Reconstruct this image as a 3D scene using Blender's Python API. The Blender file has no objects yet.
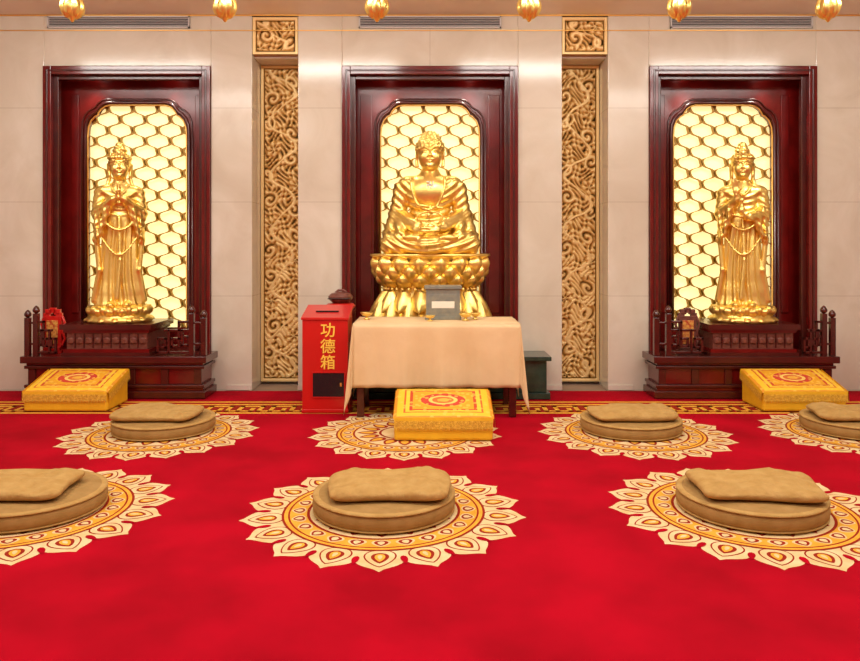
import bpy, math, random
import numpy as np
from mathutils import Vector, Matrix
random.seed(4); rng=np.random.RandomState(5)
scene=bpy.context.scene
try:
    scene.view_settings.view_transform='Standard'
except Exception: pass

# ------------------------------------------------------------ materials
def mat(name,col,rough=.5,metal=0.,coat=0.,emit=None,es=0.,noise=None,bump=None,sheen=0.,spec=.5):
    m=bpy.data.materials.new(name); m.use_nodes=True
    nt=m.node_tree; b=nt.nodes['Principled BSDF']
    b.inputs['Base Color'].default_value=(*col,1)
    b.inputs['Roughness'].default_value=rough
    b.inputs['Metallic'].default_value=metal
    b.inputs['Coat Weight'].default_value=coat
    b.inputs['Coat Roughness'].default_value=.1
    b.inputs['Specular IOR Level'].default_value=spec
    if sheen: b.inputs['Sheen Weight'].default_value=sheen
    if emit:
        b.inputs['Emission Color'].default_value=(*emit,1); b.inputs['Emission Strength'].default_value=es
    tc=nt.nodes.new('ShaderNodeTexCoord')
    if noise:
        n=nt.nodes.new('ShaderNodeTexNoise'); n.inputs['Scale'].default_value=noise[0]; n.inputs['Detail'].default_value=noise[2]
        nt.links.new(tc.outputs['Object'],n.inputs['Vector'])
        r=nt.nodes.new('ShaderNodeValToRGB'); r.color_ramp.elements[0].position=.35; r.color_ramp.elements[1].position=.65
        r.color_ramp.elements[0].color=(*col,1); r.color_ramp.elements[1].color=(*noise[1],1)
        nt.links.new(n.outputs['Fac'],r.inputs['Fac']); nt.links.new(r.outputs['Color'],b.inputs['Base Color'])
    if bump:
        n=nt.nodes.new('ShaderNodeTexNoise'); n.inputs['Scale'].default_value=bump[0]; n.inputs['Detail'].default_value=4
        nt.links.new(tc.outputs['Object'],n.inputs['Vector'])
        bp=nt.nodes.new('ShaderNodeBump'); bp.inputs['Strength'].default_value=bump[1]; bp.inputs['Distance'].default_value=bump[2]
        nt.links.new(n.outputs['Fac'],bp.inputs['Height']); nt.links.new(bp.outputs['Normal'],b.inputs['Normal'])
    return m

def marble_mat():
    m=bpy.data.materials.new('beige_marble'); m.use_nodes=True; nt=m.node_tree; N=nt.nodes; L=nt.links
    b=N['Principled BSDF']; b.inputs['Roughness'].default_value=.14
    tc=N.new('ShaderNodeTexCoord')
    n1=N.new('ShaderNodeTexNoise'); n1.inputs['Scale'].default_value=1.6; n1.inputs['Detail'].default_value=10; n1.inputs['Roughness'].default_value=.6; n1.inputs['Distortion'].default_value=1.0
    L.new(tc.outputs['Object'],n1.inputs['Vector'])
    r=N.new('ShaderNodeValToRGB'); e=r.color_ramp.elements
    e[0].position=.25; e[0].color=(.62,.55,.42,1); e[1].position=.75; e[1].color=(.76,.71,.59,1)
    q=e.new(.5); q.color=(.69,.63,.50,1)
    L.new(n1.outputs['Fac'],r.inputs['Fac'])
    sx=N.new('ShaderNodeSeparateXYZ'); L.new(tc.outputs['Object'],sx.inputs[0])
    cx=N.new('ShaderNodeCombineXYZ'); L.new(sx.outputs['X'],cx.inputs['X']); L.new(sx.outputs['Z'],cx.inputs['Y'])
    br=N.new('ShaderNodeTexBrick'); br.offset=0; br.inputs['Scale'].default_value=1
    br.inputs['Brick Width'].default_value=50; br.inputs['Row Height'].default_value=.94; br.inputs['Mortar Size'].default_value=.0025
    br.inputs['Color1'].default_value=(1,1,1,1); br.inputs['Color2'].default_value=(1,1,1,1); br.inputs['Mortar'].default_value=(.7,.65,.6,1)
    L.new(cx.outputs[0],br.inputs['Vector'])
    mx=N.new('ShaderNodeMix'); mx.data_type='RGBA'; mx.blend_type='MULTIPLY'; mx.inputs['Factor'].default_value=1
    L.new(r.outputs['Color'],mx.inputs['A']); L.new(br.outputs['Color'],mx.inputs['B'])
    L.new(mx.outputs['Result'],b.inputs['Base Color'])
    return m

M_marble=marble_mat()
M_plaster=mat('ceiling_plaster',(.88,.82,.70),.6,noise=(2,(.84,.78,.66),3))
M_floor=mat('floor_stone',(.35,.25,.18),.4,noise=(4,(.3,.2,.15),4))
M_carpet=mat('red_carpet_pile',(.47,.0008,.013),.95,noise=(2.2,(.33,.0004,.008),9),bump=(420,.5,.006),spec=.08)
M_cream=mat('cream_carpet_pile',(.80,.62,.33),.95,noise=(9,(.70,.50,.22),5),bump=(400,.4,.005),spec=.1)
M_maroon=mat('maroon_carpet_pile',(.30,.022,.008),.95,bump=(400,.3,.004),spec=.1)
M_goldpile=mat('gold_carpet_pile',(.80,.42,.05),.95,noise=(12,(.68,.33,.03),5),bump=(400,.3,.004),spec=.1)
M_wood=mat('mahogany_lacquer',(.165,.006,.005),.20,coat=.4,noise=(5,(.105,.004,.003),6))
M_wood2=mat('mahogany_dark',(.055,.007,.005),.25,coat=.35,noise=(8,(.085,.010,.006),6))
M_woodcarve=mat('mahogany_carving',(.13,.034,.024),.35,noise=(30,(.20,.06,.038),4),bump=(60,.6,.01))
M_gold=mat('gilded_bronze',(.97,.72,.22),.34,metal=.92,noise=(5,(.93,.67,.18),4),bump=(45,.10,.005))
M_goldtrim=mat('gold_trim',(.85,.5,.12),.35,metal=.8)
M_lattice=mat('lattice_brass',(.46,.26,.035),.5,metal=.2)
M_light=mat('backlit_parchment',(.9,.82,.5),.6,emit=(1.0,.87,.40),es=.92)
M_vent=mat('vent_metal',(.62,.60,.56),.45,noise=(3,(.58,.56,.52),2)); M_dark=mat('dark_gap',(.05,.05,.05),.7)
M_green=mat('dark_green_marble',(.012,.03,.024),.12,noise=(9,(.03,.06,.045),8))
M_tan=mat('tan_cushion_cloth',(.43,.25,.070),.85,noise=(14,(.50,.31,.10),6),bump=(22,.6,.02),spec=.2)
M_tan2=mat('tan_cushion_side',(.33,.19,.055),.85,noise=(14,(.39,.23,.075),6),bump=(30,.4,.01),spec=.2)
M_cloth=mat('cream_tablecloth',(.82,.60,.33),.75,noise=(3,(.76,.54,.28),4),bump=(9,.3,.02),spec=.2)
M_red=mat('red_lacquer_paint',(.60,.012,.008),.3,coat=.3,noise=(2,(.54,.010,.007),2))
M_redgold=mat('red_gold_carving',(.45,.03,.01),.4,noise=(40,(.75,.4,.08),3),bump=(40,.7,.01))
M_yel=mat('text_yellow',(.98,.66,.08),.4)
M_black=mat('black_gloss',(.012,.012,.014),.25)
M_grey=mat('grey_box_metal',(.20,.21,.18),.4,noise=(20,(.28,.27,.2),4))
M_yellow=mat('yellow_silk',(.90,.52,.015),.55,noise=(10,(.82,.44,.010),4),bump=(30,.3,.01))
M_fringe=mat('gold_fringe',(.66,.33,.02),.6,noise=(60,(.9,.55,.05),4),bump=(120,.8,.01))
M_white=mat('ivory_enamel',(.9,.85,.7),.4)
M_bulb=mat('downlight_glass',(1,1,1),.3,emit=(1,.95,.85),es=12)

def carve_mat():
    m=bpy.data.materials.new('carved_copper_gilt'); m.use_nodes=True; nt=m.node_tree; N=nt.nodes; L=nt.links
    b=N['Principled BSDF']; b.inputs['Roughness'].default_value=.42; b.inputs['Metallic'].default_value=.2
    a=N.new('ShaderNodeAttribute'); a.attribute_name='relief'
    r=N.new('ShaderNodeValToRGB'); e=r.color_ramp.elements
    e[0].position=.0; e[0].color=(.48,.24,.05,1); e[1].position=.9; e[1].color=(.92,.66,.28,1)  # darker hollows: patina tone with occlusion shade put into the colour
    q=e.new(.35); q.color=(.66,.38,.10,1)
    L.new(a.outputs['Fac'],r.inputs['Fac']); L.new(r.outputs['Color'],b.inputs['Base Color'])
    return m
M_carve=carve_mat()

def kneeler_top_mat():
    m=bpy.data.materials.new('embroidered_silk'); m.use_nodes=True; nt=m.node_tree; N=nt.nodes; L=nt.links
    b=N['Principled BSDF']; b.inputs['Roughness'].default_value=.6
    tc=N.new('ShaderNodeTexCoord'); sx=N.new('ShaderNodeSeparateXYZ'); L.new(tc.outputs['Object'],sx.inputs[0])
    def mth(op,a,bv=None):
        n=N.new('ShaderNodeMath'); n.operation=op
        for i,v in enumerate((a,bv)):
            if v is None: continue
            if isinstance(v,(int,float)): n.inputs[i].default_value=v
            else: L.new(v,n.inputs[i])
        return n.outputs[0]
    ax=mth('DIVIDE',mth('ABSOLUTE',sx.outputs['X']),.372)
    ay=mth('DIVIDE',mth('ABSOLUTE',sx.outputs['Y']),.235)
    mx=mth('MAXIMUM',ax,ay)
    r=N.new('ShaderNodeValToRGB'); r.color_ramp.interpolation='CONSTANT'; e=r.color_ramp.elements
    e[0].position=0; e[0].color=(.82,.38,.01,1); e[1].position=.62; e[1].color=(.60,.06,.01,1)
    for p,c in ((.68,(.95,.60,.03,1)),(.76,(.65,.13,.01,1)),(.80,(.92,.55,.02,1)),(.93,(.75,.30,.01,1))):
        q=e.new(p); q.color=c
    L.new(mx,r.inputs['Fac'])
    rr=mth('SQRT',mth('ADD',mth('MULTIPLY',ax,ax),mth('MULTIPLY',ay,ay)))
    r2=N.new('ShaderNodeValToRGB'); r2.color_ramp.interpolation='CONSTANT'; e=r2.color_ramp.elements
    e[0].position=0; e[0].color=(.85,.45,.05,1); e[1].position=.12; e[1].color=(.70,.16,.02,1)
    for p,c in ((.22,(.92,.65,.15,1)),(.30,(.62,.05,.02,1)),(.46,(.90,.48,.02,1))):
        q=e.new(p); q.color=c
    L.new(rr,r2.inputs['Fac'])
    lt=mth('LESS_THAN',rr,.5)
    mix=N.new('ShaderNodeMix'); mix.data_type='RGBA'; L.new(lt,mix.inputs['Factor']); L.new(r.outputs[0],mix.inputs['A']); L.new(r2.outputs[0],mix.inputs['B'])
    v=N.new('ShaderNodeTexVoronoi'); v.inputs['Scale'].default_value=22; L.new(tc.outputs['Object'],v.inputs['Vector'])
    g=mth('LESS_THAN',v.outputs['Distance'],.33)
    g2=mth('MULTIPLY',g,.55)
    mix2=N.new('ShaderNodeMix'); mix2.data_type='RGBA'; L.new(g2,mix2.inputs['Factor']); L.new(mix.outputs['Result'],mix2.inputs['A']); mix2.inputs['B'].default_value=(.95,.62,.10,1)
    L.new(mix2.outputs['Result'],b.inputs['Base Color'])
    return m
M_embr=kneeler_top_mat()

# ------------------------------------------------------------ mesh builder
class MB:
    def __init__(s): s.v=[]; s.f=[]; s.m=[]; s.sm=[]
    def add(s,V,F,mi=0,smooth=False,T=None):
        o=len(s.v)
        if T is not None: V=[tuple(T@Vector(v)) for v in V]
        s.v.extend([tuple(map(float,v)) for v in V])
        s.f.extend([tuple(int(i)+o for i in f) for f in F]); s.m.extend([mi]*len(F)); s.sm.extend([smooth]*len(F))
    def box(s,x0,x1,y0,y1,z0,z1,mi=0,T=None):
        V=[(x,y,z) for z in (z0,z1) for y in (y0,y1) for x in (x0,x1)]
        s.add(V,[(0,2,3,1),(4,5,7,6),(0,1,5,4),(2,6,7,3),(0,4,6,2),(1,3,7,5)],mi,False,T)
    def lathe(s,prof,n=40,c=(0,0,0),sx=1,sy=1,mi=0,smooth=True):
        V=[];F=[]
        for r,z in prof:
            for i in range(n):
                a=2*math.pi*i/n; V.append((c[0]+r*sx*math.cos(a),c[1]+r*sy*math.sin(a),c[2]+z))
        for j in range(len(prof)-1):
            for i in range(n):
                k=(i+1)%n; F.append((j*n+i,j*n+k,(j+1)*n+k,(j+1)*n+i))
        F.append(tuple(range(n-1,-1,-1))); F.append(tuple(range((len(prof)-1)*n,len(prof)*n)))
        s.add(V,F,mi,smooth)
    def grid(s,P,mi=0,smooth=True,closeu=False):
        R=len(P);C=len(P[0]); V=[p for row in P for p in row];F=[]
        for j in range(R-1):
            for i in range(C if closeu else C-1):
                k=(i+1)%C; F.append((j*C+i,j*C+k,(j+1)*C+k,(j+1)*C+i))
        s.add(V,F,mi,smooth)
    def tube(s,pts,r,n=6,mi=0,flat=1.):
        pts=[Vector(p) for p in pts]; P=[]
        for i,p in enumerate(pts):
            t=(pts[min(i+1,len(pts)-1)]-pts[max(i-1,0)]).normalized()
            a=t.cross(Vector((0,1,0)));
            if a.length<.05: a=t.cross(Vector((0,0,1)))
            a.normalize(); b=t.cross(a)
            rr=r[i] if isinstance(r,(list,tuple)) else r
            P.append([tuple(p+a*math.cos(2*math.pi*k/n)*rr+b*math.sin(2*math.pi*k/n)*rr*flat) for k in range(n)])
        s.grid(P,mi,True,True)
        o=len(s.v); m=len(pts)*n
        s.f.append(tuple(range(o-m,o-m+n))); s.f.append(tuple(range(o-n,o))); s.m+= [mi,mi]; s.sm+=[True,True]
    def obj(s,name,mats,parent=None,loc=(0,0,0),rotz=0,bevel=0):
        me=bpy.data.meshes.new(name); me.from_pydata(s.v,[],s.f)
        for m in mats: me.materials.append(m)
        me.polygons.foreach_set('material_index',s.m); me.polygons.foreach_set('use_smooth',s.sm)
        me.update()
        o=bpy.data.objects.new(name,me); scene.collection.objects.link(o)
        o.location=loc; o.rotation_euler=(0,0,rotz)
        if parent: o.parent=parent
        if bevel:
            b=o.modifiers.new('bevel','BEVEL'); b.width=bevel; b.segments=2; b.limit_method='ANGLE'
        return o
def empty(name,loc=(0,0,0),rotz=0):
    e=bpy.data.objects.new(name,None); scene.collection.objects.link(e); e.location=loc; e.rotation_euler=(0,0,rotz); return e

# ------------------------------------------------------------ SDF modelling
def surfnet(F,o,h):
    n=F.shape; S=F<0
    acc=np.zeros((n[0]-1,n[1]-1,n[2]-1,3),np.float32); cnt=np.zeros((n[0]-1,n[1]-1,n[2]-1),np.float32)
    for ax in range(3):
        oa=[a for a in range(3) if a!=ax]
        for b in (0,1):
            for c in (0,1):
                off=[0,0,0]; off[oa[0]]=b; off[oa[1]]=c
                s0=tuple(slice(off[i],off[i]+n[i]-1) for i in range(3)); off[ax]=1
                s1=tuple(slice(off[i],off[i]+n[i]-1) for i in range(3))
                f0=F[s0];f1=F[s1]; m=(f0<0)!=(f1<0)
                t=np.where(m,f0/np.where(m,f0-f1,1),0)
                acc[...,ax]+=t; acc[...,oa[0]]+=m*b; acc[...,oa[1]]+=m*c; cnt+=m
    act=cnt>0; idx=-np.ones(act.shape,np.int64); idx[act]=np.arange(act.sum())
    V=(acc[act]/cnt[act][:,None]+np.argwhere(act))*h+np.array(o)
    Q=[]
    def go(m,Ssub,ax):
        I=np.argwhere(m); ins=Ssub[m]
        i,j,k=I[:,0],I[:,1],I[:,2]
        if ax==0:
            j=j+1;k=k+1; q=[idx[i,j-1,k-1],idx[i,j,k-1],idx[i,j,k],idx[i,j-1,k]]
        elif ax==1:
            i=i+1;k=k+1; q=[idx[i-1,j,k-1],idx[i-1,j,k],idx[i,j,k],idx[i,j,k-1]]
        else:
            i=i+1;j=j+1; q=[idx[i-1,j-1,k],idx[i,j-1,k],idx[i,j,k],idx[i-1,j,k]]
        q=np.stack(q,1); q[~ins]=q[~ins][:,::-1]; Q.append(q)
    a=S[:-1,1:-1,1:-1]; go(a!=S[1:,1:-1,1:-1],a,0)
    a=S[1:-1,:-1,1:-1]; go(a!=S[1:-1,1:,1:-1],a,1)
    a=S[1:-1,1:-1,:-1]; go(a!=S[1:-1,1:-1,1:],a,2)
    return V,np.concatenate(Q)
class G:
    def __init__(s,lo,hi,h):
        s.lo=lo; s.h=h
        ax=[np.arange(lo[i],hi[i]+h,h,dtype=np.float32) for i in range(3)]
        s.X,s.Y,s.Z=np.meshgrid(*ax,indexing='ij')
    def cap(s,p,q,r1,r2,sy=1.):
        X,Y,Z=s.X,s.Y/sy,s.Z; p=(p[0],p[1]/sy,p[2]); q=(q[0],q[1]/sy,q[2])
        d=[q[i]-p[i] for i in range(3)]; L=sum(k*k for k in d)+1e-9
        t=np.clip(((X-p[0])*d[0]+(Y-p[1])*d[1]+(Z-p[2])*d[2])/L,0,1)
        return (np.sqrt((X-p[0]-t*d[0])**2+(Y-p[1]-t*d[1])**2+(Z-p[2]-t*d[2])**2)-(r1+(r2-r1)*t))*min(1,sy)
    def ell(s,c,r):
        a,b,e=s.X-c[0],s.Y-c[1],s.Z-c[2]
        k0=np.sqrt((a/r[0])**2+(b/r[1])**2+(e/r[2])**2); k1=np.sqrt((a/r[0]**2)**2+(b/r[1]**2)**2+(e/r[2]**2)**2)+1e-6
        return k0*(k0-1)/k1
    def mesh(s,F): return surfnet(F,s.lo,s.h)
def smin(a,b,k):
    h=np.clip(.5+.5*(b-a)/k,0,1); return b+(a-b)*h-k*h*(1-h)
def smax(a,b,k): return -smin(-a,-b,k)

def face_sdf(g,hair):
    E,C=g.ell,g.cap
    d=E((0,.01,.03),(.122,.142,.15)); d=smin(d,E((0,-.035,-.06),(.102,.10,.105)),.04)
    for s in (-1,1):
        d=smin(d,E((s*.055,-.085,-.035),(.047,.045,.047)),.03)
        d=smax(d,-E((s*.046,-.150,.022),(.034,.028,.018)),.014)
        d=smin(d,E((s*.046,-.118,.014),(.027,.018,.012)),.006)
        d=smin(d,C((s*.016,-.138,.040),(s*.048,-.132,.058),.007,.007),.008)
        d=smin(d,C((s*.048,-.132,.058),(s*.082,-.108,.046),.007,.005),.008)
        d=smin(d,E((s*.128,.012,-.005),(.013,.030,.052)),.008)
        d=smin(d,C((s*.130,.008,-.05),(s*.124,.0,-.115),.013,.017),.01)
        d=smin(d,E((s*.014,-.150,-.028),(.013,.014,.010)),.008)
    d=smin(d,C((0,-.135,.040),(0,-.160,-.022),.009,.014),.012)
    d=smin(d,E((0,-.138,-.062),(.034,.012,.007)),.005)
    d=smin(d,E((0,-.135,-.078),(.026,.014,.009)),.005)
    d=smin(d,E((0,-.112,-.118),(.035,.03,.025)),.025)
    d=smin(d,C((0,.02,-.08),(0,.03,-.26),.075,.085),.03)
    if hair=='curls':
        h=E((0,.02,.055),(.142,.157,.128)); h=smin(h,E((0,.025,.165),(.095,.090,.062)),.03)
        h=h-.011*np.sin(105*g.X)*np.sin(105*(g.Y+.3*g.Z))*np.sin(105*g.Z)
        h=smax(h,-(g.Z-(.075-1.05*(g.Y+.14)))/1.45,.004)
        d=np.minimum(d,h); d=smin(d,E((0,-.133,.062),(.010,.008,.010)),.004)
    else:
        h=E((0,.02,.05),(.142,.160,.135))-.004*np.sin(np.arctan2(g.X,g.Z-.02)*22)
        h=smax(h,-(g.Z-(.085-1.05*(g.Y+.14)))/1.45,.004)
        d=np.minimum(d,h)
        b=E((0,.03,.19),(.090,.088,.075)); b=b-.005*np.sin(g.Z*120+g.X*40)
        d=smin(d,b,.02); d=smin(d,E((0,.03,.265),(.055,.055,.04)),.015)
        for k,a in enumerate((-70,-42,-15,15,42,70)):
            a=math.radians(a); x=.135*math.sin(a); y=.02-.155*math.cos(a)
            hh=.065 if abs(a)<.4 else (.055 if abs(a)<.9 else .035)
            d=smin(d,C((x,y,.10),(x*.88,y*.88+.01,.10+hh),.024,.014),.010)
        d=smin(d,C((0,-.145,.10),(0,-.130,.19),.022,.016),.008)
        d=smin(d,E((0,-.155,.15),(.022,.014,.028)),.006)
        for s in (-1,1):
            for q in range(6):
                a0=s*q*.3;a1=s*(q+1)*.3
                d=smin(d,C((.142*math.sin(a0),.02-.160*math.cos(a0),.095),(.142*math.sin(a1),.02-.160*math.cos(a1),.095),.012,.012),.004)
            d=smin(d,C((s*.135,.04,.02),(s*.13,.05,-.16),.026,.024),.01)
            d=smin(d,C((s*.13,.05,-.16),(s*.17,.03,-.27),.024,.02),.01)
    return d

def make_head(hair):
    g=G((-.21,-.2,-.27),(.21,.23,.34),.006); return g.mesh(face_sdf(g,hair))
HEAD_B=make_head('curls'); HEAD_G=make_head('bun')

def fingers(g,d,base,direction,spread,L,r,k=.006):
    b=Vector(base); dr=Vector(direction).normalized(); sp=Vector(spread)
    for i,ll in enumerate((.88,1.,.95,.78)):
        p=b+sp*(i-1.5); m=p+dr*L*ll*.55; q=p+dr*L*ll+Vector((0,-.004,0))
        d=smin(d,g.cap(p,m,r,r*.95),k); d=smin(d,g.cap(m,q,r*.95,r*.75),k)
    return d

def buddha():
    g=G((-.54,-.48,-.03),(.54,.32,.98),.0075); E,C=g.ell,g.cap; X,Y,Z=g.X,g.Y,g.Z
    t=E((0,.05,.17),(.28,.22,.19))
    t=smin(t,C((0,.05,.22),(0,.03,.60),.180,.19,.8),.06)
    t=smin(t,E((0,.01,.60),(.245,.165,.17)),.06)
    for s in (-1,1): t=smin(t,E((s*.205,.03,.685),(.115,.11,.082)),.05)
    t=smin(t,C((0,.03,.70),(0,.02,.86),.12,.075),.05)
    bare=t.copy()
    for s in (-1,1):
        a=C((s*.262,.03,.665),(s*.318,.03,.38),.086,.070); a=smin(a,C((s*.318,.02,.38),(s*.12,-.22,.255),.070,.052),.02)
        t=smin(t,a,.015)
        t=smin(t,C((s*.33,.03,.40),(s*.375,-.05,.17),.055,.085),.04)
        t=smin(t,C((s*.30,-.06,.30),(s*.28,-.2,.17),.045,.05),.02)
    l=E((0,-.05,.08),(.40,.27,.10))
    for s in (-1,1):
        l=smin(l,C((s*.12,.05,.14),(s*.365,-.12,.105),.13,.100),.03)
        l=smin(l,C((s*.375,-.14,.09),(-s*.05,-.31,.08),.092,.065),.03)
    body=smin(t,l,.018)
    r1=np.sqrt((X*1.15)**2+(Z-.98)**2)
    f1=np.sin(r1*95+np.sin(X*7))*.0048*np.clip((Z-.26)/.08,0,1)
    r2=np.sqrt((X*.75)**2+(Z-.42)**2+(Y*.3)**2)
    f2=np.sin(r2*110+np.sin(X*9)*1.2)*.0070*np.clip((.30-Z)/.08,0,1)
    robe=body-.012-f1-f2
    w=np.where(Z>.42,.155*np.sqrt(np.clip(1-((Z-.72)/.30)**2,0,1)),0)
    op=np.maximum(np.abs(X+.02)-w,Y+.0)
    robe=smax(robe,-np.maximum(op,-(bare-.0)-10),.012)
    neckcut=np.maximum(robe,Z-.775+.35*np.clip(np.abs(X)-.1,0,1))
    d=smin(neckcut,bare,.008)
    pts=[]
    for i in range(21):
        a=math.pi*i/20; pts.append((-.02+.165*math.cos(a),0,.73-.31*math.sin(a)))
    d=smin(d,C((-.13,-.145,.47),(.12,-.15,.44),.014,.014),.01)
    d=smin(d,C((0,-.165,.45),(.01,-.20,.37),.018,.013),.01)
    for rr in (.150,):
        for i in range(14):
            a0=math.pi*(i/14)*1.; a1=math.pi*((i+1)/14)
            p=(rr*math.cos(a0),-.205-.02*math.sin(a0),.285+rr*.80*math.sin(a0)); q=(rr*math.cos(a1),-.205-.02*math.sin(a1),.285+rr*.80*math.sin(a1))
            d=smin(d,C(p,q,.009,.009),.012)
    for s,zz in ((-1,.215),(1,.240)):
        d=smin(d,C((s*.13,-.25,zz+.01),(s*.06,-.31,zz),.042,.036,.9),.012)
        d=smin(d,E((s*.045,-.325,zz),(.06,.045,.022)),.010)
        d=fingers(g,d,(s*.01,-.335,zz),(-s,-.05,.06),(0,.018,0),.10,.012)
        d=smin(d,C((s*.06,-.35,zz+.02),(s*.008,-.355,.285),.013,.010),.006)
    for s in (-1,1):
        d=smin(d,E((s*.16,-.285,.155),(.10,.05,.032)),.015)
        for q in range(5): d=smin(d,E((s*(.255-.004*q),-.30+.016*q,.165),(.018,.010,.012)),.005)
    d=np.maximum(d,-(Z-.0))
    V,F=g.mesh(d); mb=MB(); mb.add(V,F,0,True)
    hv=HEAD_B[0]*1.02+np.array((0,-.005,.975)); mb.add(hv,HEAD_B[1],0,True)
    def front(x,z):
        m=(np.abs(V[:,0]-x)<.012)&(np.abs(V[:,2]-z)<.012)&(V[:,1]<.05)
        return V[m][:,1].min() if m.any() else -.1
    hp=[(p[0],front(p[0],p[2])-.002,p[2]) for p in pts]
    mb.tube(hp,.013,8,0)
    z0=.665; y0=front(0,z0); u=.014
    def bar(x0,x1,a,b): mb.box(x0*u-.0,x1*u,y0-.012,y0+.02,z0+a*u,z0+b*u,1)
    bar(-.45,.45,-2.5,2.5); bar(-2.5,2.5,-.45,.45)
    bar(-2.5,0,1.7,2.5); bar(1.7,2.5,0,2.5); bar(0,2.5,-2.5,-1.7); bar(-2.5,-1.7,-2.5,0)
    return mb

def guanyin(variant):
    g=G((-.34,-.36,-.02),(.34,.26,1.32),.0075); E,C=g.ell,g.cap; X,Y,Z=g.X,g.Y,g.Z
    d=C((0,.0,.10),(0,0,.84),.205,.150,.75)
    d=smin(d,C((0,0,.02),(0,0,.10),.235,.20,.75),.04)
    d=smin(d,C((0,0,.80),(0,.0,1.06),.145,.155,.72),.05)
    for s in (-1,1):
        d=smin(d,E((s*.130,.01,1.12),(.095,.085,.065)),.04)
    d=smin(d,C((0,.01,1.14),(0,.01,1.28),.07,.05),.04)
    ang=np.arctan2(Y,X)
    d=d-.010*np.sin(ang*15+2.2*np.sin(Z*4.5))*np.clip((.82-Z)/.15,0,1)
    d=d-.004*np.sin((np.sqrt(X**2+(Z-1.3)**2))*110)*np.clip((Z-.84)/.08,0,1)*np.clip((1.13-Z)/.05,0,1)
    for s in (-1,1):
        low=variant and s>0
        wr=(s*.055,-.19,1.03) if not low else (s*.05,-.21,.86)
        a=C((s*.180,.01,1.10),(s*.205,-.01,.90),.066,.062)
        a=smin(a,C((s*.205,-.01,.90),wr,.062,.043),.02)
        sl=C((s*.19,-.04,.92),(s*.215,-.06,.64),.055,.034); sl=smin(sl,C((s*.11,-.14,.96 if not low else .86),(s*.19,-.12,.68),.04,.024),.05)
        sl=sl-.006*np.sin(X*130+Z*15)
        a=smin(a,sl,.02)-.003*np.sin(Z*95+X*60*s); d=smin(d,a,.012)
        d=smin(d,C((s*.215,-.05,.64),(s*.19,-.07,.35),.026,.024),.02)
        d=smin(d,C((s*.19,-.07,.35),(s*.235,-.05,.06),.024,.034),.02)
        if low:      # open palm cradling the vase at the waist
            d=smin(d,C(wr,(.015,-.245,.86),.030,.028),.012)
            d=smin(d,E((-.005,-.255,.865),(.045,.035,.017)),.008)
            d=fingers(g,d,(-.03,-.262,.865),(-1,-.15,.25),(0,.017,0),.075,.0095,.004)
            d=smin(d,C((.015,-.285,.87),(-.01,-.300,.905),.012,.009),.005)
        elif variant:  # raised right hand, palm forward, thumb meeting the index finger
            d=smin(d,C(wr,(-.065,-.215,1.075),.034,.026),.012)
            d=smin(d,E((-.07,-.225,1.115),(.034,.017,.042)),.006)
            d=fingers(g,d,(-.072,-.228,1.145),(-.05,-.12,1),(.0165,0,0),.085,.0088,.003)
            d=smin(d,C((-.045,-.235,1.10),(-.020,-.262,1.135),.012,.009),.004)
        else:
            d=smin(d,C((s*.05,-.19,1.03),(s*.02,-.215,1.05),.034,.026),.015)
            d=smin(d,E((s*.017,-.215,1.075),(.015,.030,.045)),.006)
            d=fingers(g,d,(s*.014,-.215,1.11),(-s*.05,-.12,1),(0,.013,0),.085,.0085,.004)
            d=smin(d,C((s*.018,-.235,1.07),(s*.008,-.262,1.12),.011,.008),.004)
        d=smin(d,E((s*.075,-.19,.02),(.045,.085,.035)),.01)
    for zz,dp in ((.84,.10),(.66,.16)):
        n=12
        for i in range(n):
            def P(t):
                x=-.16+.32*t; return (x,-.118-.050*math.sin(math.pi*t)-(.84-zz)*.05,zz-dp*math.sin(math.pi*t))
            d=smin(d,C(P(i/n),P((i+1)/n),.008,.008),.018)
    d=smin(d,C((0,-.130,.86),(.01,-.175,.45),.018,.014),.012)
    d=smin(d,C((.01,-.175,.45),(-.02,-.19,.08),.016,.026),.012)
    for i in range(10):
        def P(t): return (-.085+.17*t,-.06-.06*math.sin(math.pi*t),1.17-.09*math.sin(math.pi*t))
        d=smin(d,C(P(i/10),P((i+1)/10),.010,.010),.005)
    if variant:
        d=smin(d,E((-.02,-.275,.925),(.036,.036,.045)),.005); d=smin(d,C((-.02,-.275,.95),(-.02,-.275,1.02),.013,.016),.008); d=smin(d,C((-.02,-.275,1.02),(-.02,-.275,1.026),.024,.022),.004)
    d=np.maximum(d,-Z)
    V,F=g.mesh(d); mb=MB(); mb.add(V,F,0,True)
    hv=HEAD_G[0]*.80*np.array((.98,.98,1.))+np.array((0,-.01,1.365)); mb.add(hv,HEAD_G[1],0,True)
    return mb

def petals(mb,n,rx,ry,z0,H,W,B,tip,sg=1,ph=0,c=(0,0),curl=.26):
    for i in range(n):
        a=2*math.pi*(i+ph)/n; ca,sa=math.cos(a),math.sin(a)
        nx,ny=ca/rx,sa/ry; l=math.hypot(nx,ny); nx/=l; ny/=l
        Wi=W*math.hypot(rx*sa,ry*ca)/max(rx,ry)*.75+W*.25
        P=[]
        for jv in range(11):
            v=jv/10; w=Wi/2*(.72+.55*v)*math.sqrt(max(0,1-v**3)); row=[]
            for ju in range(9):
                u=-1+ju/4; ridge=.07*Wi*math.exp(-(u*3)**2)
                o=B*math.sin(math.pi*v*.8)+tip*v**3-curl*Wi*u*u+ridge+.015
                row.append((c[0]+rx*ca+nx*o-ny*u*w, c[1]+ry*sa+ny*o+nx*u*w, z0+sg*H*v))
            P.append(row)
        mb.grid(P,0,True)

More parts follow.
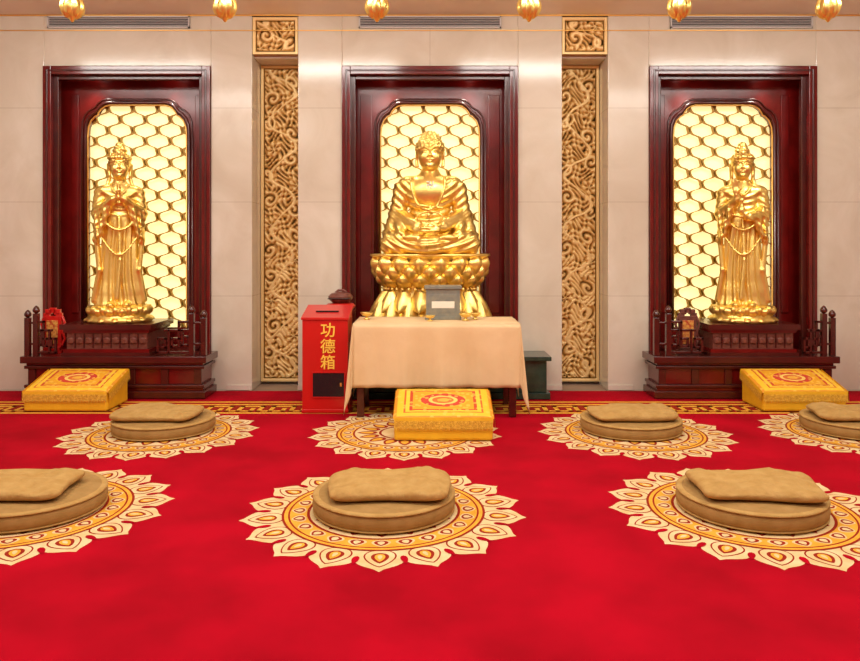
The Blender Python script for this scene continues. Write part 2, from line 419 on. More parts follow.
# ------------------------------------------------------------ ROOM
b=MB(); b.box(-6,6,-3,8.3,-.1,-.012); b.obj('floor',[M_floor])
cp=MB(); cp.box(-5.98,5.98,-2.98,7.39,-.012,-.005); carpet=cp.obj('red_carpet',[M_carpet])
w=MB()
YF=7.41; ZC=3.75
for s in (-1,1):
    def bx(x0,x1,y0,y1,z0,z1): w.box(min(s*x0,s*x1),max(s*x0,s*x1),y0,y1,z0,z1)
    bx(.88,1.32,YF,8.2,-.012,ZC); bx(1.78,2.19,YF,8.2,-.012,ZC); bx(3.86,6,YF,8.2,-.012,ZC)
    bx(2.19,3.86,YF,8.2,3.24,ZC); bx(1.32,1.78,7.86,8.2,-.012,ZC); bx(2.19,3.86,7.80,8.2,-.012,3.24)
    bx(1.32,1.78,7.50,7.86,3.34,ZC)
w.box(-.88,.88,YF,8.2,3.24,ZC); w.box(-.88,.88,7.80,8.2,-.012,3.24)
w.obj('wall_back',[M_marble],bevel=.006)
b=MB(); b.box(-6.2,-6,-3,8.2,-.1,ZC); b.obj('wall_left',[M_marble])
b=MB(); b.box(6,6.2,-3,8.2,-.1,ZC); b.obj('wall_right',[M_marble])
b=MB(); b.box(-6.2,6.2,-3.2,-3,-.1,ZC); b.obj('wall_front',[M_marble])
b=MB(); b.box(-6.2,6.2,-3.2,8.2,ZC,ZC+.15); b.obj('ceiling',[M_plaster])
b=MB(); b.box(-6,6,YF-.012,YF,ZC-.012,ZC); b.box(-6,6,YF-.010,YF,ZC-.160,ZC-.152); b.obj('trim_1',[M_goldtrim])
b=MB()
for x0,x1 in ((-1.32,-.88),(.88,1.32),(-2.03,-1.78),(1.78,2.03)):
    b.box(x0,x1,YF-.012,YF,0,.05)
b.obj('baseboard_back',[M_marble])

for xc in (-3.11,0,3.11):
    v=MB(); x0,x1=xc-.71,xc+.71; z0,z1=3.615,3.735; y=YF-.022
    v.box(x0,x1,y+.016,y+.02,z0,z1,1)
    v.box(x0,x1,y,y+.02,z0,z0+.014); v.box(x0,x1,y,y+.02,z1-.014,z1); v.box(x0,x0+.014,y,y+.02,z0,z1); v.box(x1-.014,x1,y,y+.02,z0,z1)
    for i in range(5): v.box(x0,x1,y+.006,y+.014,z0+.022+i*.018,z0+.027+i*.018)
    v.obj('air_vent',[M_vent,M_dark])

# ------------------------------------------------------------ carved panels
def relief(x,z,W,H,seed,cell=.36):
    r_=np.random.RandomState(seed)
    n=int(H/cell*2.6)+2
    xw=x+.02*np.sin(z*13+seed); zw=z+.02*np.sin(x*17+seed)
    best=np.full_like(x,9.); ph=np.zeros_like(x)
    for i in range(n):
        cx=W*(.22+.12*r_.rand())*(1 if i%2 else -1); cz=(i+.5)*H/n; sg=1 if r_.rand()>.5 else -1
        dx,dz=xw-cx,zw-cz; r=np.sqrt(dx*dx+dz*dz); an=np.arctan2(dz,dx)
        if i%3==0: p=np.cos(an*6+r*20*sg)*.8+np.cos(r*110)*.5
        else: p=np.sin(r*95-sg*an*1+i)
        m=r<best; best=np.where(m,r,best); ph=np.where(m,p,ph)
    vine=np.cos((xw-.28*W*np.sin(zw*2*math.pi/(cell*1.6)))*75)
    leaf=np.sin(xw*62+4*np.sin(zw*19+seed))*np.sin(zw*55+3*np.sin(xw*31))*1.3+.25*np.sin(xw*140+zw*90)
    k=np.clip((best-.065)/.03,0,1)
    R=(1-k)*ph+k*leaf
    R=np.maximum(R,np.where(np.abs(xw-.28*W*np.sin(zw*2*math.pi/(cell*1.6)))<.022,vine,-1))
    return np.clip(.55+.8*R,0,1)
def carved(name,x0,x1,z0,z1,y,seed,cell=.36,parent=None):
    h=.006; nx=int((x1-x0)/h); nz=int((z1-z0)/h)
    xs=np.linspace(x0,x1,nx); zs=np.linspace(z0,z1,nz); Xg,Zg=np.meshgrid(xs,zs)
    cx=(x0+x1)/2; R=relief(Xg-cx,Zg-z0,(x1-x0),z1-z0,seed,cell)
    e=np.minimum(np.minimum(Xg-x0,x1-Xg),np.minimum(Zg-z0,z1-Zg))
    R=np.where(e<.03,1.,np.where(e<.042,0,R))
    Yg=y-.024*R
    V=np.stack([Xg,Yg,Zg],-1).reshape(-1,3)
    F=[(j*nx+i,j*nx+i+1,(j+1)*nx+i+1,(j+1)*nx+i) for j in range(nz-1) for i in range(nx-1)]
    mb=MB(); mb.add(V,F,0,True)
    mb.box(x0,x1,y,y+.05,z0,z1,0)
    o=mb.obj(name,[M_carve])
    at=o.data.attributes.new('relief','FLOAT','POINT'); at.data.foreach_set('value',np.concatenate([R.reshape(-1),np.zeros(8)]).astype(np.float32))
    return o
for s in (-1,1):
    x0,x1=(1.325,1.775) if s>0 else (-1.775,-1.325)
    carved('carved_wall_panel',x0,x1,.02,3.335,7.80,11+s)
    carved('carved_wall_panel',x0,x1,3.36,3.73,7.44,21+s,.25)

# ------------------------------------------------------------ niches
def outline():
    h=.505; R=[(h,.60),(h,2.58),(.498,2.66),(.472,2.73),(.43,2.775),(.405,2.785),(.395,2.815),(.37,2.85),(.33,2.878),(.28,2.89)]
    return R+[(-x,z) for x,z in reversed(R)]
OUT=outline()
def niche(xc,hw):
    E=empty('shrine_niche',(xc,0,0)); zb=.405 if xc==0 else 0
    f=MB()
    for s in (-1,1):
        def bx(a,c,y0,y1,z0,z1,mi=0): f.box(min(s*a,s*c),max(s*a,s*c),y0,y1,z0,z1,mi)
        bx(hw-.085,hw-.002,YF-.035,YF+.03,zb,3.235,0); bx(hw-.055,hw-.035,YF-.045,YF-.03,zb,3.2,1)
        bx(hw-.13,hw-.002,YF+.03,YF+.09,zb,3.235,1); bx(hw-.03,hw-.002,YF+.09,7.66,zb,3.235,0)
        bx(.60,hw-.16,7.645,7.66,.75,3.0,0)
    f.box(-hw+.085,hw-.085,YF-.035,YF+.03,3.15,3.235,0); f.box(-hw+.055,hw-.055,YF-.045,YF-.03,3.18,3.2,1)
    f.box(-hw+.13,hw-.13,YF+.03,YF+.09,3.11,3.235,1); f.box(-hw+.03,hw-.03,YF+.09,7.66,3.205,3.235,0)
    f.obj('frame',[M_wood,M_wood2],E,bevel=.006)
    cu=bpy.data.curves.new('c','CURVE'); cu.dimensions='2D'; cu.fill_mode='BOTH'; cu.extrude=.02
    for pts in ([(-hw+.02,zb),(hw-.02,zb),(hw-.02,3.22),(-hw+.02,3.22)],OUT):
        sp=cu.splines.new('POLY'); sp.points.add(len(pts)-1)
        for i,p in enumerate(pts): sp.points[i].co=(p[0],p[1],0,1)
        sp.use_cyclic_u=True
    co=bpy.data.objects.new('c',cu); scene.collection.objects.link(co); bpy.context.view_layer.update()
    me=bpy.data.meshes.new_from_object(co.evaluated_get(bpy.context.evaluated_depsgraph_get()))
    bpy.data.objects.remove(co); me.materials.clear(); me.materials.append(M_wood)
    bo=bpy.data.objects.new('back_board',me); scene.collection.objects.link(bo); bo.rotation_euler=(math.pi/2,0,0); bo.location=(0,7.68,0); bo.parent=E
    mo=MB()
    for off,r,mi in ((.03,.020,0),(.005,.008,1),(.065,.010,0)):
        pts=[]
        for x,z in OUT:
            pts.append((x+off*(1 if x>0 else -1)*(1 if z<2.8 else .5),7.655,z+(off if z>2.6 else 0)))
        mo.tube(pts,r,8,mi)
    mo.obj('opening_moulding',[M_wood2,M_goldtrim],E)
    la=MB(); wsp=.130; Lz=.225; A=wsp/2
    for i in range(-5,6):
        ph=math.pi*(i%2); P=[[],[],[],[]]
        z=.55
        while z<2.95:
            t=2*math.pi*z/Lz+ph; x=i*wsp+A*math.tanh(2.0*math.sin(t))*.92+.007*math.sin(2*math.pi*z/Lz*2+.6)
            for k,(dx,y) in enumerate(((-.013,7.70),(.013,7.70),(.013,7.73),(-.013,7.73))): P[k].append((x+dx,y,z))
            z+=Lz/24
        la.grid([P[0],P[1],P[2],P[3],P[0]],0,False)
    la.obj('lattice_screen',[M_lattice],E)
    lp=MB(); lp.box(-hw+.05,hw-.05,7.76,7.78,.42,3.1); lp.obj('backlight_panel',[M_light],E)
    dl=MB()
    for s in (-1,1): dl.lathe([(.03,0),(.03,.012)],16,(s*.42,7.57,3.192),mi=0)
    dl.obj('downlights',[M_bulb],E)
    for s in (-1,1):
        ld=bpy.data.lights.new('niche_spot','SPOT'); ld.energy=14; ld.color=(1,.92,.78); ld.spot_size=math.radians(95); ld.spot_blend=.7; ld.shadow_soft_size=.03
        lo=bpy.data.objects.new('niche_spot',ld); scene.collection.objects.link(lo); lo.location=(s*.42,7.55,3.18); lo.rotation_euler=(math.radians(-8),0,0); lo.parent=E
    return E
niche(-3.025,.835); niche(0,.88); niche(3.025,.835)

# ------------------------------------------------------------ central altar
p=MB()
p.box(-1.13,1.13,6.95,7.36,0,.06); p.box(-1.10,1.10,6.98,7.34,.06,.36); p.box(-1.14,1.14,6.94,7.36,.36,.40)
p.box(-.78,.78,7.36,7.62,0,.40)
p.obj('altar_plinth',[M_green],bevel=.006)

th=MB(); cx,cy=.0,7.285
T0=.40
th.lathe([(.56,0),(.56,.08),(.52,.10),(.52,.18),(.57,.20),(.58,.26)],48,(0,0,T0),1.15,.58)
th.lathe([(.52,.26),(.51,.36),(.46,.46),(.40,.54),(.38,.60),(.38,.64),(.40,.68),(.44,.76),(.475,.88),(.50,.93),(.52,.935),(.530,.945),(.525,.962),(.49,.965)],64,(0,0,T0),1.12,.56)
petals(th,16,.52,.26,T0+.50,.24,.235,.05,.07,-1,0,curl=.30)
petals(th,16,.46,.235,T0+.60,.20,.20,.06,.07,-1,.5,curl=.30)
petals(th,16,.43,.220,T0+.63,.14,.19,.085,.02,1,.5,curl=.30)
petals(th,16,.475,.250,T0+.69,.16,.21,.075,.02,1,0,curl=.30)
petals(th,16,.515,.280,T0+.77,.165,.225,.055,.0,1,.5,curl=.30)
for i in range(40):
    a=2*math.pi*i/40; th.lathe([(.003,-.02),(.016,-.012),(.02,0),(.016,.012),(.003,.02)],8,(.400*1.12*math.cos(a),.40*.60*math.sin(a),T0+.622))
th.obj('lotus_throne',[M_gold],None,(cx,cy,0))
bm_=buddha(); bm_.obj('seated_buddha_statue',[M_gold,M_white],None,(0,7.30,T0+.965))

wf=MB(); X0,Y0=-.86,7.13
wf.box(X0-.10,X0+.10,Y0-.10,Y0+.10,.40,.43); wf.box(X0-.035,X0+.035,Y0-.035,Y0+.035,.43,.80); wf.box(X0-.14,X0+.14,Y0-.12,Y0+.12,.80,.83)
wf.lathe([(.06,0),(.13,.01),(.145,.035),(.12,.06),(.05,.065)],24,(X0,Y0,.83),mi=1)
wf.lathe([(.02,0),(.08,.012),(.115,.045),(.12,.07),(.09,.10),(.03,.115)],24,(X0,Y0,.885),mi=2)
wf.tube([(X0-.05,Y0,.99),(X0-.02,Y0,1.015),(X0+.03,Y0,1.015),(X0+.06,Y0,.99)],.012,8,2)
wf.box(X0-.11,X0+.11,Y0-.122,Y0-.09,.935,.943,3)
wf.obj('wooden_fish_drum',[M_wood2,M_red,M_woodcarve,M_black],bevel=.003)

# ------------------------------------------------------------ side altars (inner side towards the room centre)
def fret(mb,x0,x1,y,z0,steps,mi=0):
    t=.011
    def seg(a,b_):
        ax,az=a;bx_,bz=b_; mb.box(min(ax,bx_)-t,max(ax,bx_)+t,y-.012,y+.012,min(az,bz)-t,max(az,bz)+t,mi)
    for (a,b_) in steps: seg((x0+(x1-x0)*a[0],z0+a[1]),(x0+(x1-x0)*b_[0],z0+b_[1]))
FR=[((0,.03),(1,.03)),((0,.03),(0,.16)),((0,.16),(.22,.16)),((.22,.16),(.22,.08)),((.12,.08),(.22,.08)),
    ((.32,.03),(.32,.24)),((.22,.24),(.62,.24)),((.42,.16),(.62,.16)),((.42,.09),(.42,.16)),((.42,.09),(.55,.09)),((.62,.09),(.62,.32)),
    ((.62,.32),(1,.32)),((.72,.24),(1,.24)),((.72,.10),(.72,.24)),((.72,.10),(.9,.10)),((.9,.10),(.9,.18)),((.8,.18),(.9,.18))]
def side_altar(s):
    x0_=s*3.0
    def R(a,b_): return (min(s*a,s*b_),max(s*a,s*b_))
    m=MB()
    ai,ao=-.885,.845
    def slab(o,z0,z1,mi=0):
        q=R(ai-o,ao+o); m.box(q[0],q[1],6.97-o,YF-.055,z0,z1,mi)
    slab(0,0,.07); slab(-.03,.07,.10,1); slab(-.015,.10,.13); slab(-.05,.13,.28,1); slab(-.015,.28,.31); slab(-.03,.31,.335,1); slab(.01,.335,.40)
    for i in range(6):
        xx=s*(ai+.08+i*(ao-ai-.16)/5); m.box(xx-.035,xx+.035,7.0,7.03,.13,.28,0)
    q=R(-.64,.70); m.box(q[0],q[1],YF-.055,7.63,0,.40)
    m.obj('altar_platform',[M_wood2,M_wood],None,(x0_,0,0),bevel=.006)
    q=MB(); c=s*.06
    q.box(c-.42,c+.42,6.985,7.60,.40,.43); q.box(c-.405,c+.405,7.0,7.58,.43,.465,1); q.box(c-.38,c+.38,7.02,7.56,.465,.62,2); q.box(c-.405,c+.405,7.0,7.58,.62,.65,1); q.box(c-.43,c+.43,6.975,7.60,.65,.70)
    for i in range(9):
        xx=c-.34+i*.085; q.lathe([(.004,-.034),(.034,-.02),(.034,.02),(.004,.034)],10,(xx,7.015,.543),1,.5,2)
        if i<8: q.box(xx+.038,xx+.046,7.005,7.02,.475,.61,0)
    q.obj('carved_pedestal',[M_wood2,M_wood,M_woodcarve],None,(x0_,0,0),bevel=.004)
    for xa,xb,xe in ((-.42,-.74,-.855),(.55,.735,.815)):
        r=MB()
        fret(r,s*xa,s*xb,7.03,.40,FR)
        for xp,hh in ((xb,.40),(xe,.36)):
            xp*=s
            r.box(xp-.024,xp+.024,7.006,7.054,.40,.40+hh); r.lathe([(.012,0),(.03,.015),(.033,.035),(.02,.06),(.004,.075)],12,(xp,7.03,.40+hh),mi=0)
        q0,q1=R(xb,xe)
        r.box(q0,q1,7.02,7.04,.70,.72); r.box(q0,q1,7.02,7.04,.50,.52)
        r.obj('fretwork_railing',[M_wood2],None,(x0_,0,0),bevel=.003)
side_altar(-1); side_altar(1)
for s in (-1,1):
    xc,yc=(-3.05,7.285) if s<0 else (3.07,7.285)
    l=MB()
    l.lathe([(.30,0),(.315,.03),(.29,.05),(.27,.07),(.285,.10),(.29,.13),(.27,.155),(.20,.16)],40,(0,0,0),1,.92)
    petals(l,14,.27,.25,.055,.045,.12,.03,.015,-1,0); petals(l,14,.245,.225,.055,.09,.12,.045,.01,1,.5); petals(l,14,.255,.235,.075,.085,.115,.025,.0,1,0)
    st=guanyin(s>0)
    T=Matrix.Translation((0,0,.155))@Matrix.Rotation(math.radians(20 if s<0 else -20),4,'Z')@Matrix.Diagonal((.95,.95,1,1))
    l.add([tuple(v) for v in st.v],st.f,0,True,T)
    l.obj('standing_guanyin_statue',[M_gold],None,(xc,yc,.70))

for X0,yy in ((-3.66,7.2),(2.50,7.2)):
    t=MB(); t.box(-.10,.10,-.05,.05,0,.03); t.box(-.08,.08,-.04,.04,.03,.06)
    t.box(-.085,.085,-.02,.02,.06,.36,0); t.box(-.055,.055,-.028,-.018,.09,.32,1)
    for k in range(5):
        a=math.pi*k/4; t.box(.06*math.cos(a)-.03,.06*math.cos(a)+.03,-.018,.018,.34+.05*math.sin(a),.39+.05*math.sin(a),0)
    for sd in (-1,1): t.tube([(sd*.085,0,.08),(sd*.115,0,.14),(sd*.09,0,.20),(sd*.115,0,.28),(sd*.085,0,.36)],.014,8,0)
    t.obj('memorial_tablet',[M_red if X0<0 else M_woodcarve,M_redgold],None,(X0,yy,.40),bevel=.004)

# ------------------------------------------------------------ donation box
D=empty('donation_box',(-.905,6.39,0))
d=MB()
W2=.197; dp=.36
d.add([(-W2,0,0),(W2,0,0),(W2,dp,0),(-W2,dp,0),(-W2,0,.80),(W2,0,.80),(W2,dp,.88),(-W2,dp,.88)],[(0,3,2,1),(4,5,6,7),(0,1,5,4),(1,2,6,5),(2,3,7,6),(3,0,4,7)],0)
o=.010
d.add([(-W2-o,-o,.80),(W2+o,-o,.80),(W2+o,dp+o,.882),(-W2-o,dp+o,.882),(-W2-o,-o,.822),(W2+o,-o,.822),(W2+o,dp+o,.905),(-W2-o,dp+o,.905)],[(0,3,2,1),(4,5,6,7),(0,1,5,4),(1,2,6,5),(2,3,7,6),(3,0,4,7)],0)
d.box(-W2-.006,W2+.006,-.006,dp+.006,0,.03)
d.obj('box_body',[M_red],D,bevel=.004)
d=MB(); d.box(-.10,.10,.14,.165,.855,.868); 
d.box(-.105,.165,-.006,.002,.14,.345); d.obj('slot_and_door',[M_black],D)
d=MB()
for (x0,x1,z0,z1) in ((-.115,.175,.345,.353),(-.115,.175,.132,.14),(-.115,-.105,.14,.345),(.165,.175,.14,.345)): d.box(x0,x1,-.01,0,z0,z1)
d.box(.13,.145,-.016,-.006,.23,.26,1); d.obj('door_frame',[M_red,M_goldtrim],D)
for ch,z in (('功',.705),('德',.565),('箱',.428)):
    tc=bpy.data.curves.new('character','FONT'); tc.body=ch; tc.size=.132; tc.extrude=.002; tc.offset=.0015; tc.align_x='CENTER'; tc.align_y='CENTER'
    to=bpy.data.objects.new('character',tc); scene.collection.objects.link(to); to.data.materials.append(M_yel)
    to.rotation_euler=(math.pi/2,0,0); to.location=(.025,-.003,z); to.parent=D

# ------------------------------------------------------------ table
tx,ty0,ty1,zt,hw=.055,6.20,6.82,.785,.70
T=empty('offering_table',(0,0,0))
t=MB()
for x in (tx-hw+.06,tx+hw-.06):
    for y in (ty0+.06,ty1-.06): t.box(x-.03,x+.03,y-.03,y+.03,0,.74)
t.box(tx-hw+.03,tx+hw-.03,ty0+.03,ty0+.05,.64,.74); t.box(tx-hw+.03,tx+hw-.03,ty1-.05,ty1-.03,.64,.74)
t.box(tx-hw+.01,tx+hw-.01,ty0+.01,ty1-.01,.74,.775)
t.obj('table_frame',[M_wood2],T,bevel=.004)
per=[]; Lh=.53
def edge(p,q,n,cnt):
    for i in range(cnt): 
        f=i/cnt; per.append((p[0]+(q[0]-p[0])*f,p[1]+(q[1]-p[1])*f,n[0],n[1],Lh,0.,f))
def corner(p,a0):
    for i in range(17):
        th_=math.pi/2*i/16; a=a0+th_; L_=Lh/max(math.cos(th_),math.sin(th_))
        per.append((p[0],p[1],math.cos(a),math.sin(a),min(L_,.745),math.sin(2*th_),th_))
x0,x1=tx-hw,tx+hw
edge((x0,ty0),(x1,ty0),(0,-1),60); corner((x1,ty0),-math.pi/2)
edge((x1,ty0),(x1,ty1),(1,0),28); corner((x1,ty1),0)
edge((x1,ty1),(x0,ty1),(0,1),60); corner((x0,ty1),math.pi/2)
edge((x0,ty1),(x0,ty0),(-1,0),28); corner((x0,ty0),math.pi)
NV=16; P=[]
for j in range(NV+1):
    v=j/NV; row=[]
    for i,(px,py,nx,ny,L_,c,f) in enumerate(per):
        if c==0 and f<=1 and L_==Lh:
            wv=math.sin(f*math.pi)
            o=.006+.010*v+ .016*v*math.sin(px*17+py*23+1.5)*wv+.008*v*math.sin(px*41+py*31)
        else: o=.006+.010*v+c*v*(.055+.03*math.sin(f*10))
        z=zt-L_*v
        row.append((px+nx*o*(1 if j else 0),py+ny*o*(1 if j else 0),z))
    P.append(row)
c=MB(); c.grid(P,0,True,True)
nt_=14; TG=[[(x0+(x1-x0)*i/30,ty0+(ty1-ty0)*j/nt_,zt+.002*math.sin(i*1.3)*math.sin(j*.9)) for i in range(31)] for j in range(nt_+1)]
c.grid(TG,0,True)
co=c.obj('tablecloth',[M_cloth],T)
sd=co.modifiers.new('s','SOLIDIFY'); sd.thickness=.004; sd.offset=1
g_=MB(); g_.box(-.15,.15,-.10,.10,.02,.27); g_.box(-.165,.165,-.115,.115,.27,.295); g_.box(-.16,.16,-.11,.11,0,.025); g_.box(-.05,.05,-.02,.02,.294,.298,1)
g_.box(-.10,.10,-.104,-.10,.10,.16,2); g_.box(-.125,.125,-.102,-.099,.06,.22,1)
g_.obj('offering_chest',[M_grey,M_grey,M_white],None,(.115,6.62,zt+.006),bevel=.006)
for X0,Y0,sc in ((-.56,6.55,1.),(.31,6.45,1.),(.40,6.55,.9),(.0,6.40,.8)):
    k=MB(); k.lathe([(.028,0),(.03,.008),(.012,.014),(.012,.026),(.04,.036),(.055,.055),(.058,.062),(.05,.06),(.02,.045)],24)
    oo=k.obj('offering_cup',[M_gold],None,(X0,Y0,zt+.006)); oo.scale=(sc,sc,sc)

# ------------------------------------------------------------ kneelers
def kneeler(x,y):
    w_,dd=.365,.225; E=empty('kneeling_bench',(x,y+dd,0))
    zf,zb=.165,.285
    m=MB()
    m.add([(-w_,-dd,0),(w_,-dd,0),(w_,dd,0),(-w_,dd,0),(-w_,-dd,zf),(w_,-dd,zf),(w_,dd,zb),(-w_,dd,zb)],[(0,3,2,1),(4,5,6,7),(0,1,5,4),(1,2,6,5),(2,3,7,6),(3,0,4,7)],0)
    m.obj('body',[M_yellow],E,bevel=.02)
    N=28;P=[]
    for j in range(N+1):
        row=[]
        for i in range(N+1):
            u=-1+2*i/N; v=-1+2*j/N
            puff=.032*((1-abs(u)**6)*(1-abs(v)**6))**.5
            z=zf+(zb-zf)*(v+1)/2+puff+.002*math.sin(u*22)*math.sin(v*16)
            row.append((u*(w_+.008),v*(dd+.008),z))
        P.append(row)
    m=MB(); m.grid(P,0,True); m.obj('embroidered_top',[M_embr],E)
    m=MB()
    def val(p,q,nx,ny,cnt):
        for i in range(cnt):
            f0,f1=i/cnt,(i+.86)/cnt
            for (za,zb2,oo,mi) in ((.0,-.028,.010,1),(-.026,-.070-.012*(i%2),.014,0)):
                a=[p[k]+(q[k]-p[k])*f0 for k in range(3)]; b2=[p[k]+(q[k]-p[k])*(f1 if mi==0 else (i+1)/cnt) for k in range(3)]
                V=[(a[0]+nx*oo,a[1]+ny*oo,a[2]+za+.012),(b2[0]+nx*oo,b2[1]+ny*oo,b2[2]+za+.012),(b2[0]+nx*(oo+.004),b2[1]+ny*(oo+.004),b2[2]+zb2),(a[0]+nx*(oo+.004),a[1]+ny*(oo+.004),a[2]+zb2)]
                m.add(V,[(0,3,2,1)],mi)
    val((-w_,-dd,zf),(w_,-dd,zf),0,-1,60); val((w_,-dd,zf),(w_,dd,zb),1,0,40); val((w_,dd,zb),(-w_,dd,zb),0,1,60); val((-w_,dd,zb),(-w_,-dd,zf),-1,0,40)
    m.obj('fringe',[M_fringe,M_yellow],E)
kneeler(.10,5.46); kneeler(-3.17,6.44); kneeler(3.26,6.44)

# ------------------------------------------------------------ meditation cushions
def cushion(x,y,dx,rot,seed):
    E=empty('meditation_cushion',(x,y,0),rot)
    m=MB(); R=.385
    m.lathe([(.05,.0),(R-.035,.0),(R-.012,.010),(R,.028),(R+.003,.05),(R,.074),(R-.010,.09),(R-.035,.102),(R-.1,.108),(.05,.11)],64,mi=0)
    m.lathe([(R-.012,.086),(R+.002,.090),(R+.002,.096),(R-.012,.100)],64,mi=1); m.lathe([(R-.02,.006),(R+.0,.010),(R-.0,.016),(R-.02,.02)],64,mi=1)
    m.obj('round_mat',[M_tan2,M_tan],E)
    a=MB(); r_=random.Random(seed); NU,NV=96,28; P=[]
    ph=[r_.uniform(0,6) for _ in range(6)]
    for j in range(NV+1):
        v=-math.pi/2+math.pi*j/NV; row=[]
        for i in range(NU):
            u=2*math.pi*i/NU
            f=lambda t,e: math.copysign(abs(t)**e,t)
            cxx=f(math.cos(u),.28)*f(math.cos(v),.35); cyy=f(math.sin(u),.28)*f(math.cos(v),.35); czz=f(math.sin(v),.75)
            pil=.80+.20*(1-abs(cxx)**3)*(1-abs(cyy)**3)
            X_=cxx*(.325+.012*math.sin(3*cyy+ph[0])); Y_=cyy*(.205+.012*math.sin(4*cxx+ph[1]))
            Z_=czz*.037*pil+.037+ (.007*math.sin(5*cxx+ph[2])+.006*math.sin(7*cyy+ph[3]+2*cxx)+.005*math.sin(11*cxx+6*cyy+ph[4])+.003*math.sin(23*cxx-13*cyy+ph[5]))*(czz>0)*abs(czz)
            row.append((X_,Y_,Z_))
        P.append(row)
    a.grid(P,0,True,True)
    o=a.obj('folded_pillow',[M_tan],E,(dx,-.04,.108),-rot*.5+r_.uniform(-.05,.05))
    o.rotation_euler[0]=.02
for i,(x,y,dx,rot) in enumerate(((-2.18,4.05,-.09,.10),(-.25,4.05,.03,.03),(1.75,4.05,.02,-.22),(-2.08,5.80,-.04,.0),(1.57,5.80,.0,.03),(3.32,5.80,.0,-.1))):
    cushion(x,y,dx,rot,i)

# ------------------------------------------------------------ carpet medallions and border
ZL=lambda k: -.0048+.00045*k
def poly(mb,pts,z,mi,c=(0,0)):
    n=len(pts); z=ZL(z); V=[(c[0],c[1],z)]+[(p[0],p[1],z) for p in pts]
    mb.add(V,[(0,i+1,(i+1)%n+1) for i in range(n)],mi)
def ring(mb,r0,r1,z,mi,n=96):
    V=[];F=[]; z=ZL(z)
    for i in range(n):
        a=2*math.pi*i/n; V+= [(r0*math.cos(a),r0*math.sin(a),z),(r1*math.cos(a),r1*math.sin(a),z)]
    for i in range(n):
        k=(i+1)%n; F.append((2*i,2*i+1,2*k+1,2*k))
    mb.add(V,F,mi)
def petal2(mb,a,r0,r1,w,z,mi,pw=.7):
    pts=[];n=12
    for i in range(n+1):
        t=i/n; pts.append((r0+(r1-r0)*t, w/2*math.sin(math.pi*t**pw)**.75 if 0<t<1 else 0))
    pts=pts+[(p[0],-p[1]) for p in pts[-2:0:-1]]
    ca,sa=math.cos(a),math.sin(a); P=[(p[0]*ca-p[1]*sa,p[0]*sa+p[1]*ca) for p in pts]
    rm=(r0+r1)/2; poly(mb,P,z,mi,(rm*ca,rm*sa))
def medallion(x,y,sc=1.):
    m=MB(); N=18; pts=[]
    for i in range(N*12):
        t=(i%12)/12; a=2*math.pi*i/(N*12); q=1-abs(2*t-1)
        r=.665+.070*math.sin(math.pi*q/2)**.7+.035*q**6; pts.append((r*math.cos(a),r*math.sin(a)))
    poly(m,pts,1,0)
    for i in range(N):
        a=2*math.pi*(i+.5)/N
        petal2(m,a,.53,.725,.155,2,1); petal2(m,a,.537,.716,.139,3,0); petal2(m,a,.57,.685,.085,4,1); petal2(m,a,.582,.668,.050,5,2); petal2(m,a,.595,.645,.022,6,0)
        a2=2*math.pi*i/N; petal2(m,a2,.61,.700,.035,5,3)
    ring(m,.535,.548,6,1); ring(m,.515,.535,6,2); ring(m,.505,.515,6,1); ring(m,.415,.505,6,2)
    for i in range(24):
        a=2*math.pi*i/24
        petal2(m,a,.420,.500,.095,7,0); petal2(m,a,.428,.492,.070,8,1); petal2(m,a,.438,.482,.036,9,0)
    ring(m,.400,.415,7,1)
    poly(m,[(.400*math.cos(2*math.pi*i/64),.400*math.sin(2*math.pi*i/64)) for i in range(64)],7,0)
    for i in range(16):
        a=2*math.pi*i/16; petal2(m,a,.22,.385,.10,8,1); petal2(m,a,.25,.36,.06,9,2)
    ring(m,.19,.21,8,1)
    o=m.obj('medallion',[M_cream,M_maroon,M_goldpile,M_carpet],carpet,(x,y,0),random.uniform(0,.3)); o.scale=(sc,sc,1)
for x,y in ((-2.20,4.04),(-.25,4.04),(1.75,4.04)): medallion(x,y,1.0)
for x,y in ((-2.08,5.72),(-.19,5.72),(1.58,5.72),(3.33,5.72)): medallion(x,y,.97)
m=MB()
def strip(x0,x1,y0,y1,mi,z=1): z=ZL(z); m.add([(x0,y0,z),(x1,y0,z),(x1,y1,z),(x0,y1,z)],[(0,1,2,3)],mi)
strip(-5.9,5.9,6.83,6.88,0); strip(-5.9,5.9,6.38,6.43,0); strip(-5.9,5.9,6.72,6.77,0)
x=-5.9
while x<5.8:
    strip(x,x+.22,6.64,6.69,0,3); strip(x,x+.04,6.46,6.69,0,3); strip(x,x+.15,6.46,6.50,0,3); strip(x+.11,x+.15,6.46,6.60,0,3); strip(x+.18,x+.22,6.46,6.69,0,3); strip(x+.18,x+.28,6.46,6.50,0,3)
    x+=.28
strip(-5.9,5.9,6.43,6.72,1,2)
m.obj('border_band',[M_goldpile,M_maroon],carpet)

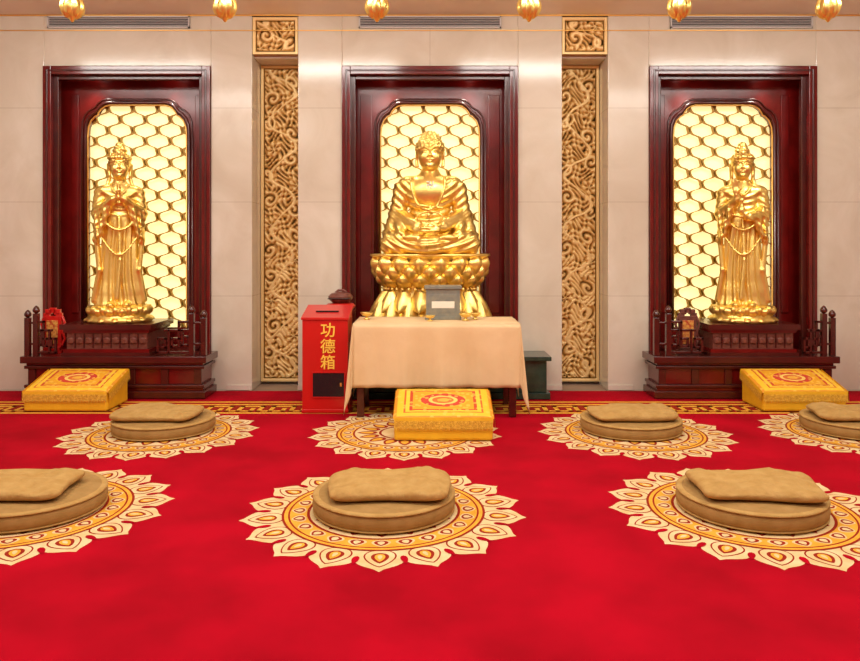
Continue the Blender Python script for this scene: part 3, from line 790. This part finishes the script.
# ------------------------------------------------------------ hanging lamps
for X0 in (-2.80,-1.605,-.415,.775,1.95,3.115):
    k=MB()
    k.lathe([(.006,.20),(.006,.56)],8)
    k.lathe([(.004,0),(.012,.006),(.02,.02),(.05,.05),(.072,.10),(.075,.15),(.05,.20),(.02,.215)],24)
    petals(k,8,.055,.055,.19,.15,.06,.03,-.035,-1,0); petals(k,8,.045,.045,.17,.14,.05,.02,-.03,-1,.5)
    k.lathe([(.05,.54),(.05,.56)],16)
    k.obj('lotus_pendant_lamp',[M_gold],None,(X0,5.8,3.19))

# ------------------------------------------------------------ lights
def area(name,loc,sx,sy,e,col=(1,.965,.90),rot=(0,0,0)):
    l=bpy.data.lights.new(name,'AREA'); l.shape='RECTANGLE'; l.size=sx; l.size_y=sy; l.energy=e; l.color=col
    o=bpy.data.objects.new(name,l); scene.collection.objects.link(o); o.location=loc; o.rotation_euler=rot; return o
for x in (-3.2,0,3.2):
    for y,e_ in ((.5,46),(3.4,72)): area('ceiling_light_panel',(x,y,3.70),1.8,1.2,e_)
for x in (-3.6,-1.2,1.2,3.6):
    area('wall_washer',(x,5.4,3.70),1.6,.25,28,rot=(math.radians(36),0,0))
for x in (-3.05,0,3.07):
    l=bpy.data.lights.new('statue_spot','SPOT'); l.energy=75; l.spot_size=math.radians(40); l.spot_blend=.8; l.color=(1,.94,.82); l.shadow_soft_size=.1
    o=bpy.data.objects.new('statue_spot',l); scene.collection.objects.link(o); o.location=(x*.96+.5,5.2,3.66)
    o.rotation_euler=(Vector((x,7.3,1.7))-o.location).to_track_quat('-Z','Y').to_euler()
wd=bpy.data.worlds.new('World'); scene.world=wd; wd.use_nodes=True
wd.node_tree.nodes['Background'].inputs[0].default_value=(1,.9,.8,1); wd.node_tree.nodes['Background'].inputs[1].default_value=.3

# ------------------------------------------------------------ camera
cd=bpy.data.cameras.new('camera'); cd.sensor_width=36; cd.lens=31.02; cd.shift_y=-.0971
cam=bpy.data.objects.new('camera',cd); scene.collection.objects.link(cam); cam.location=(0,0,1.43); cam.rotation_euler=(math.pi/2,0,0)
scene.camera=cam
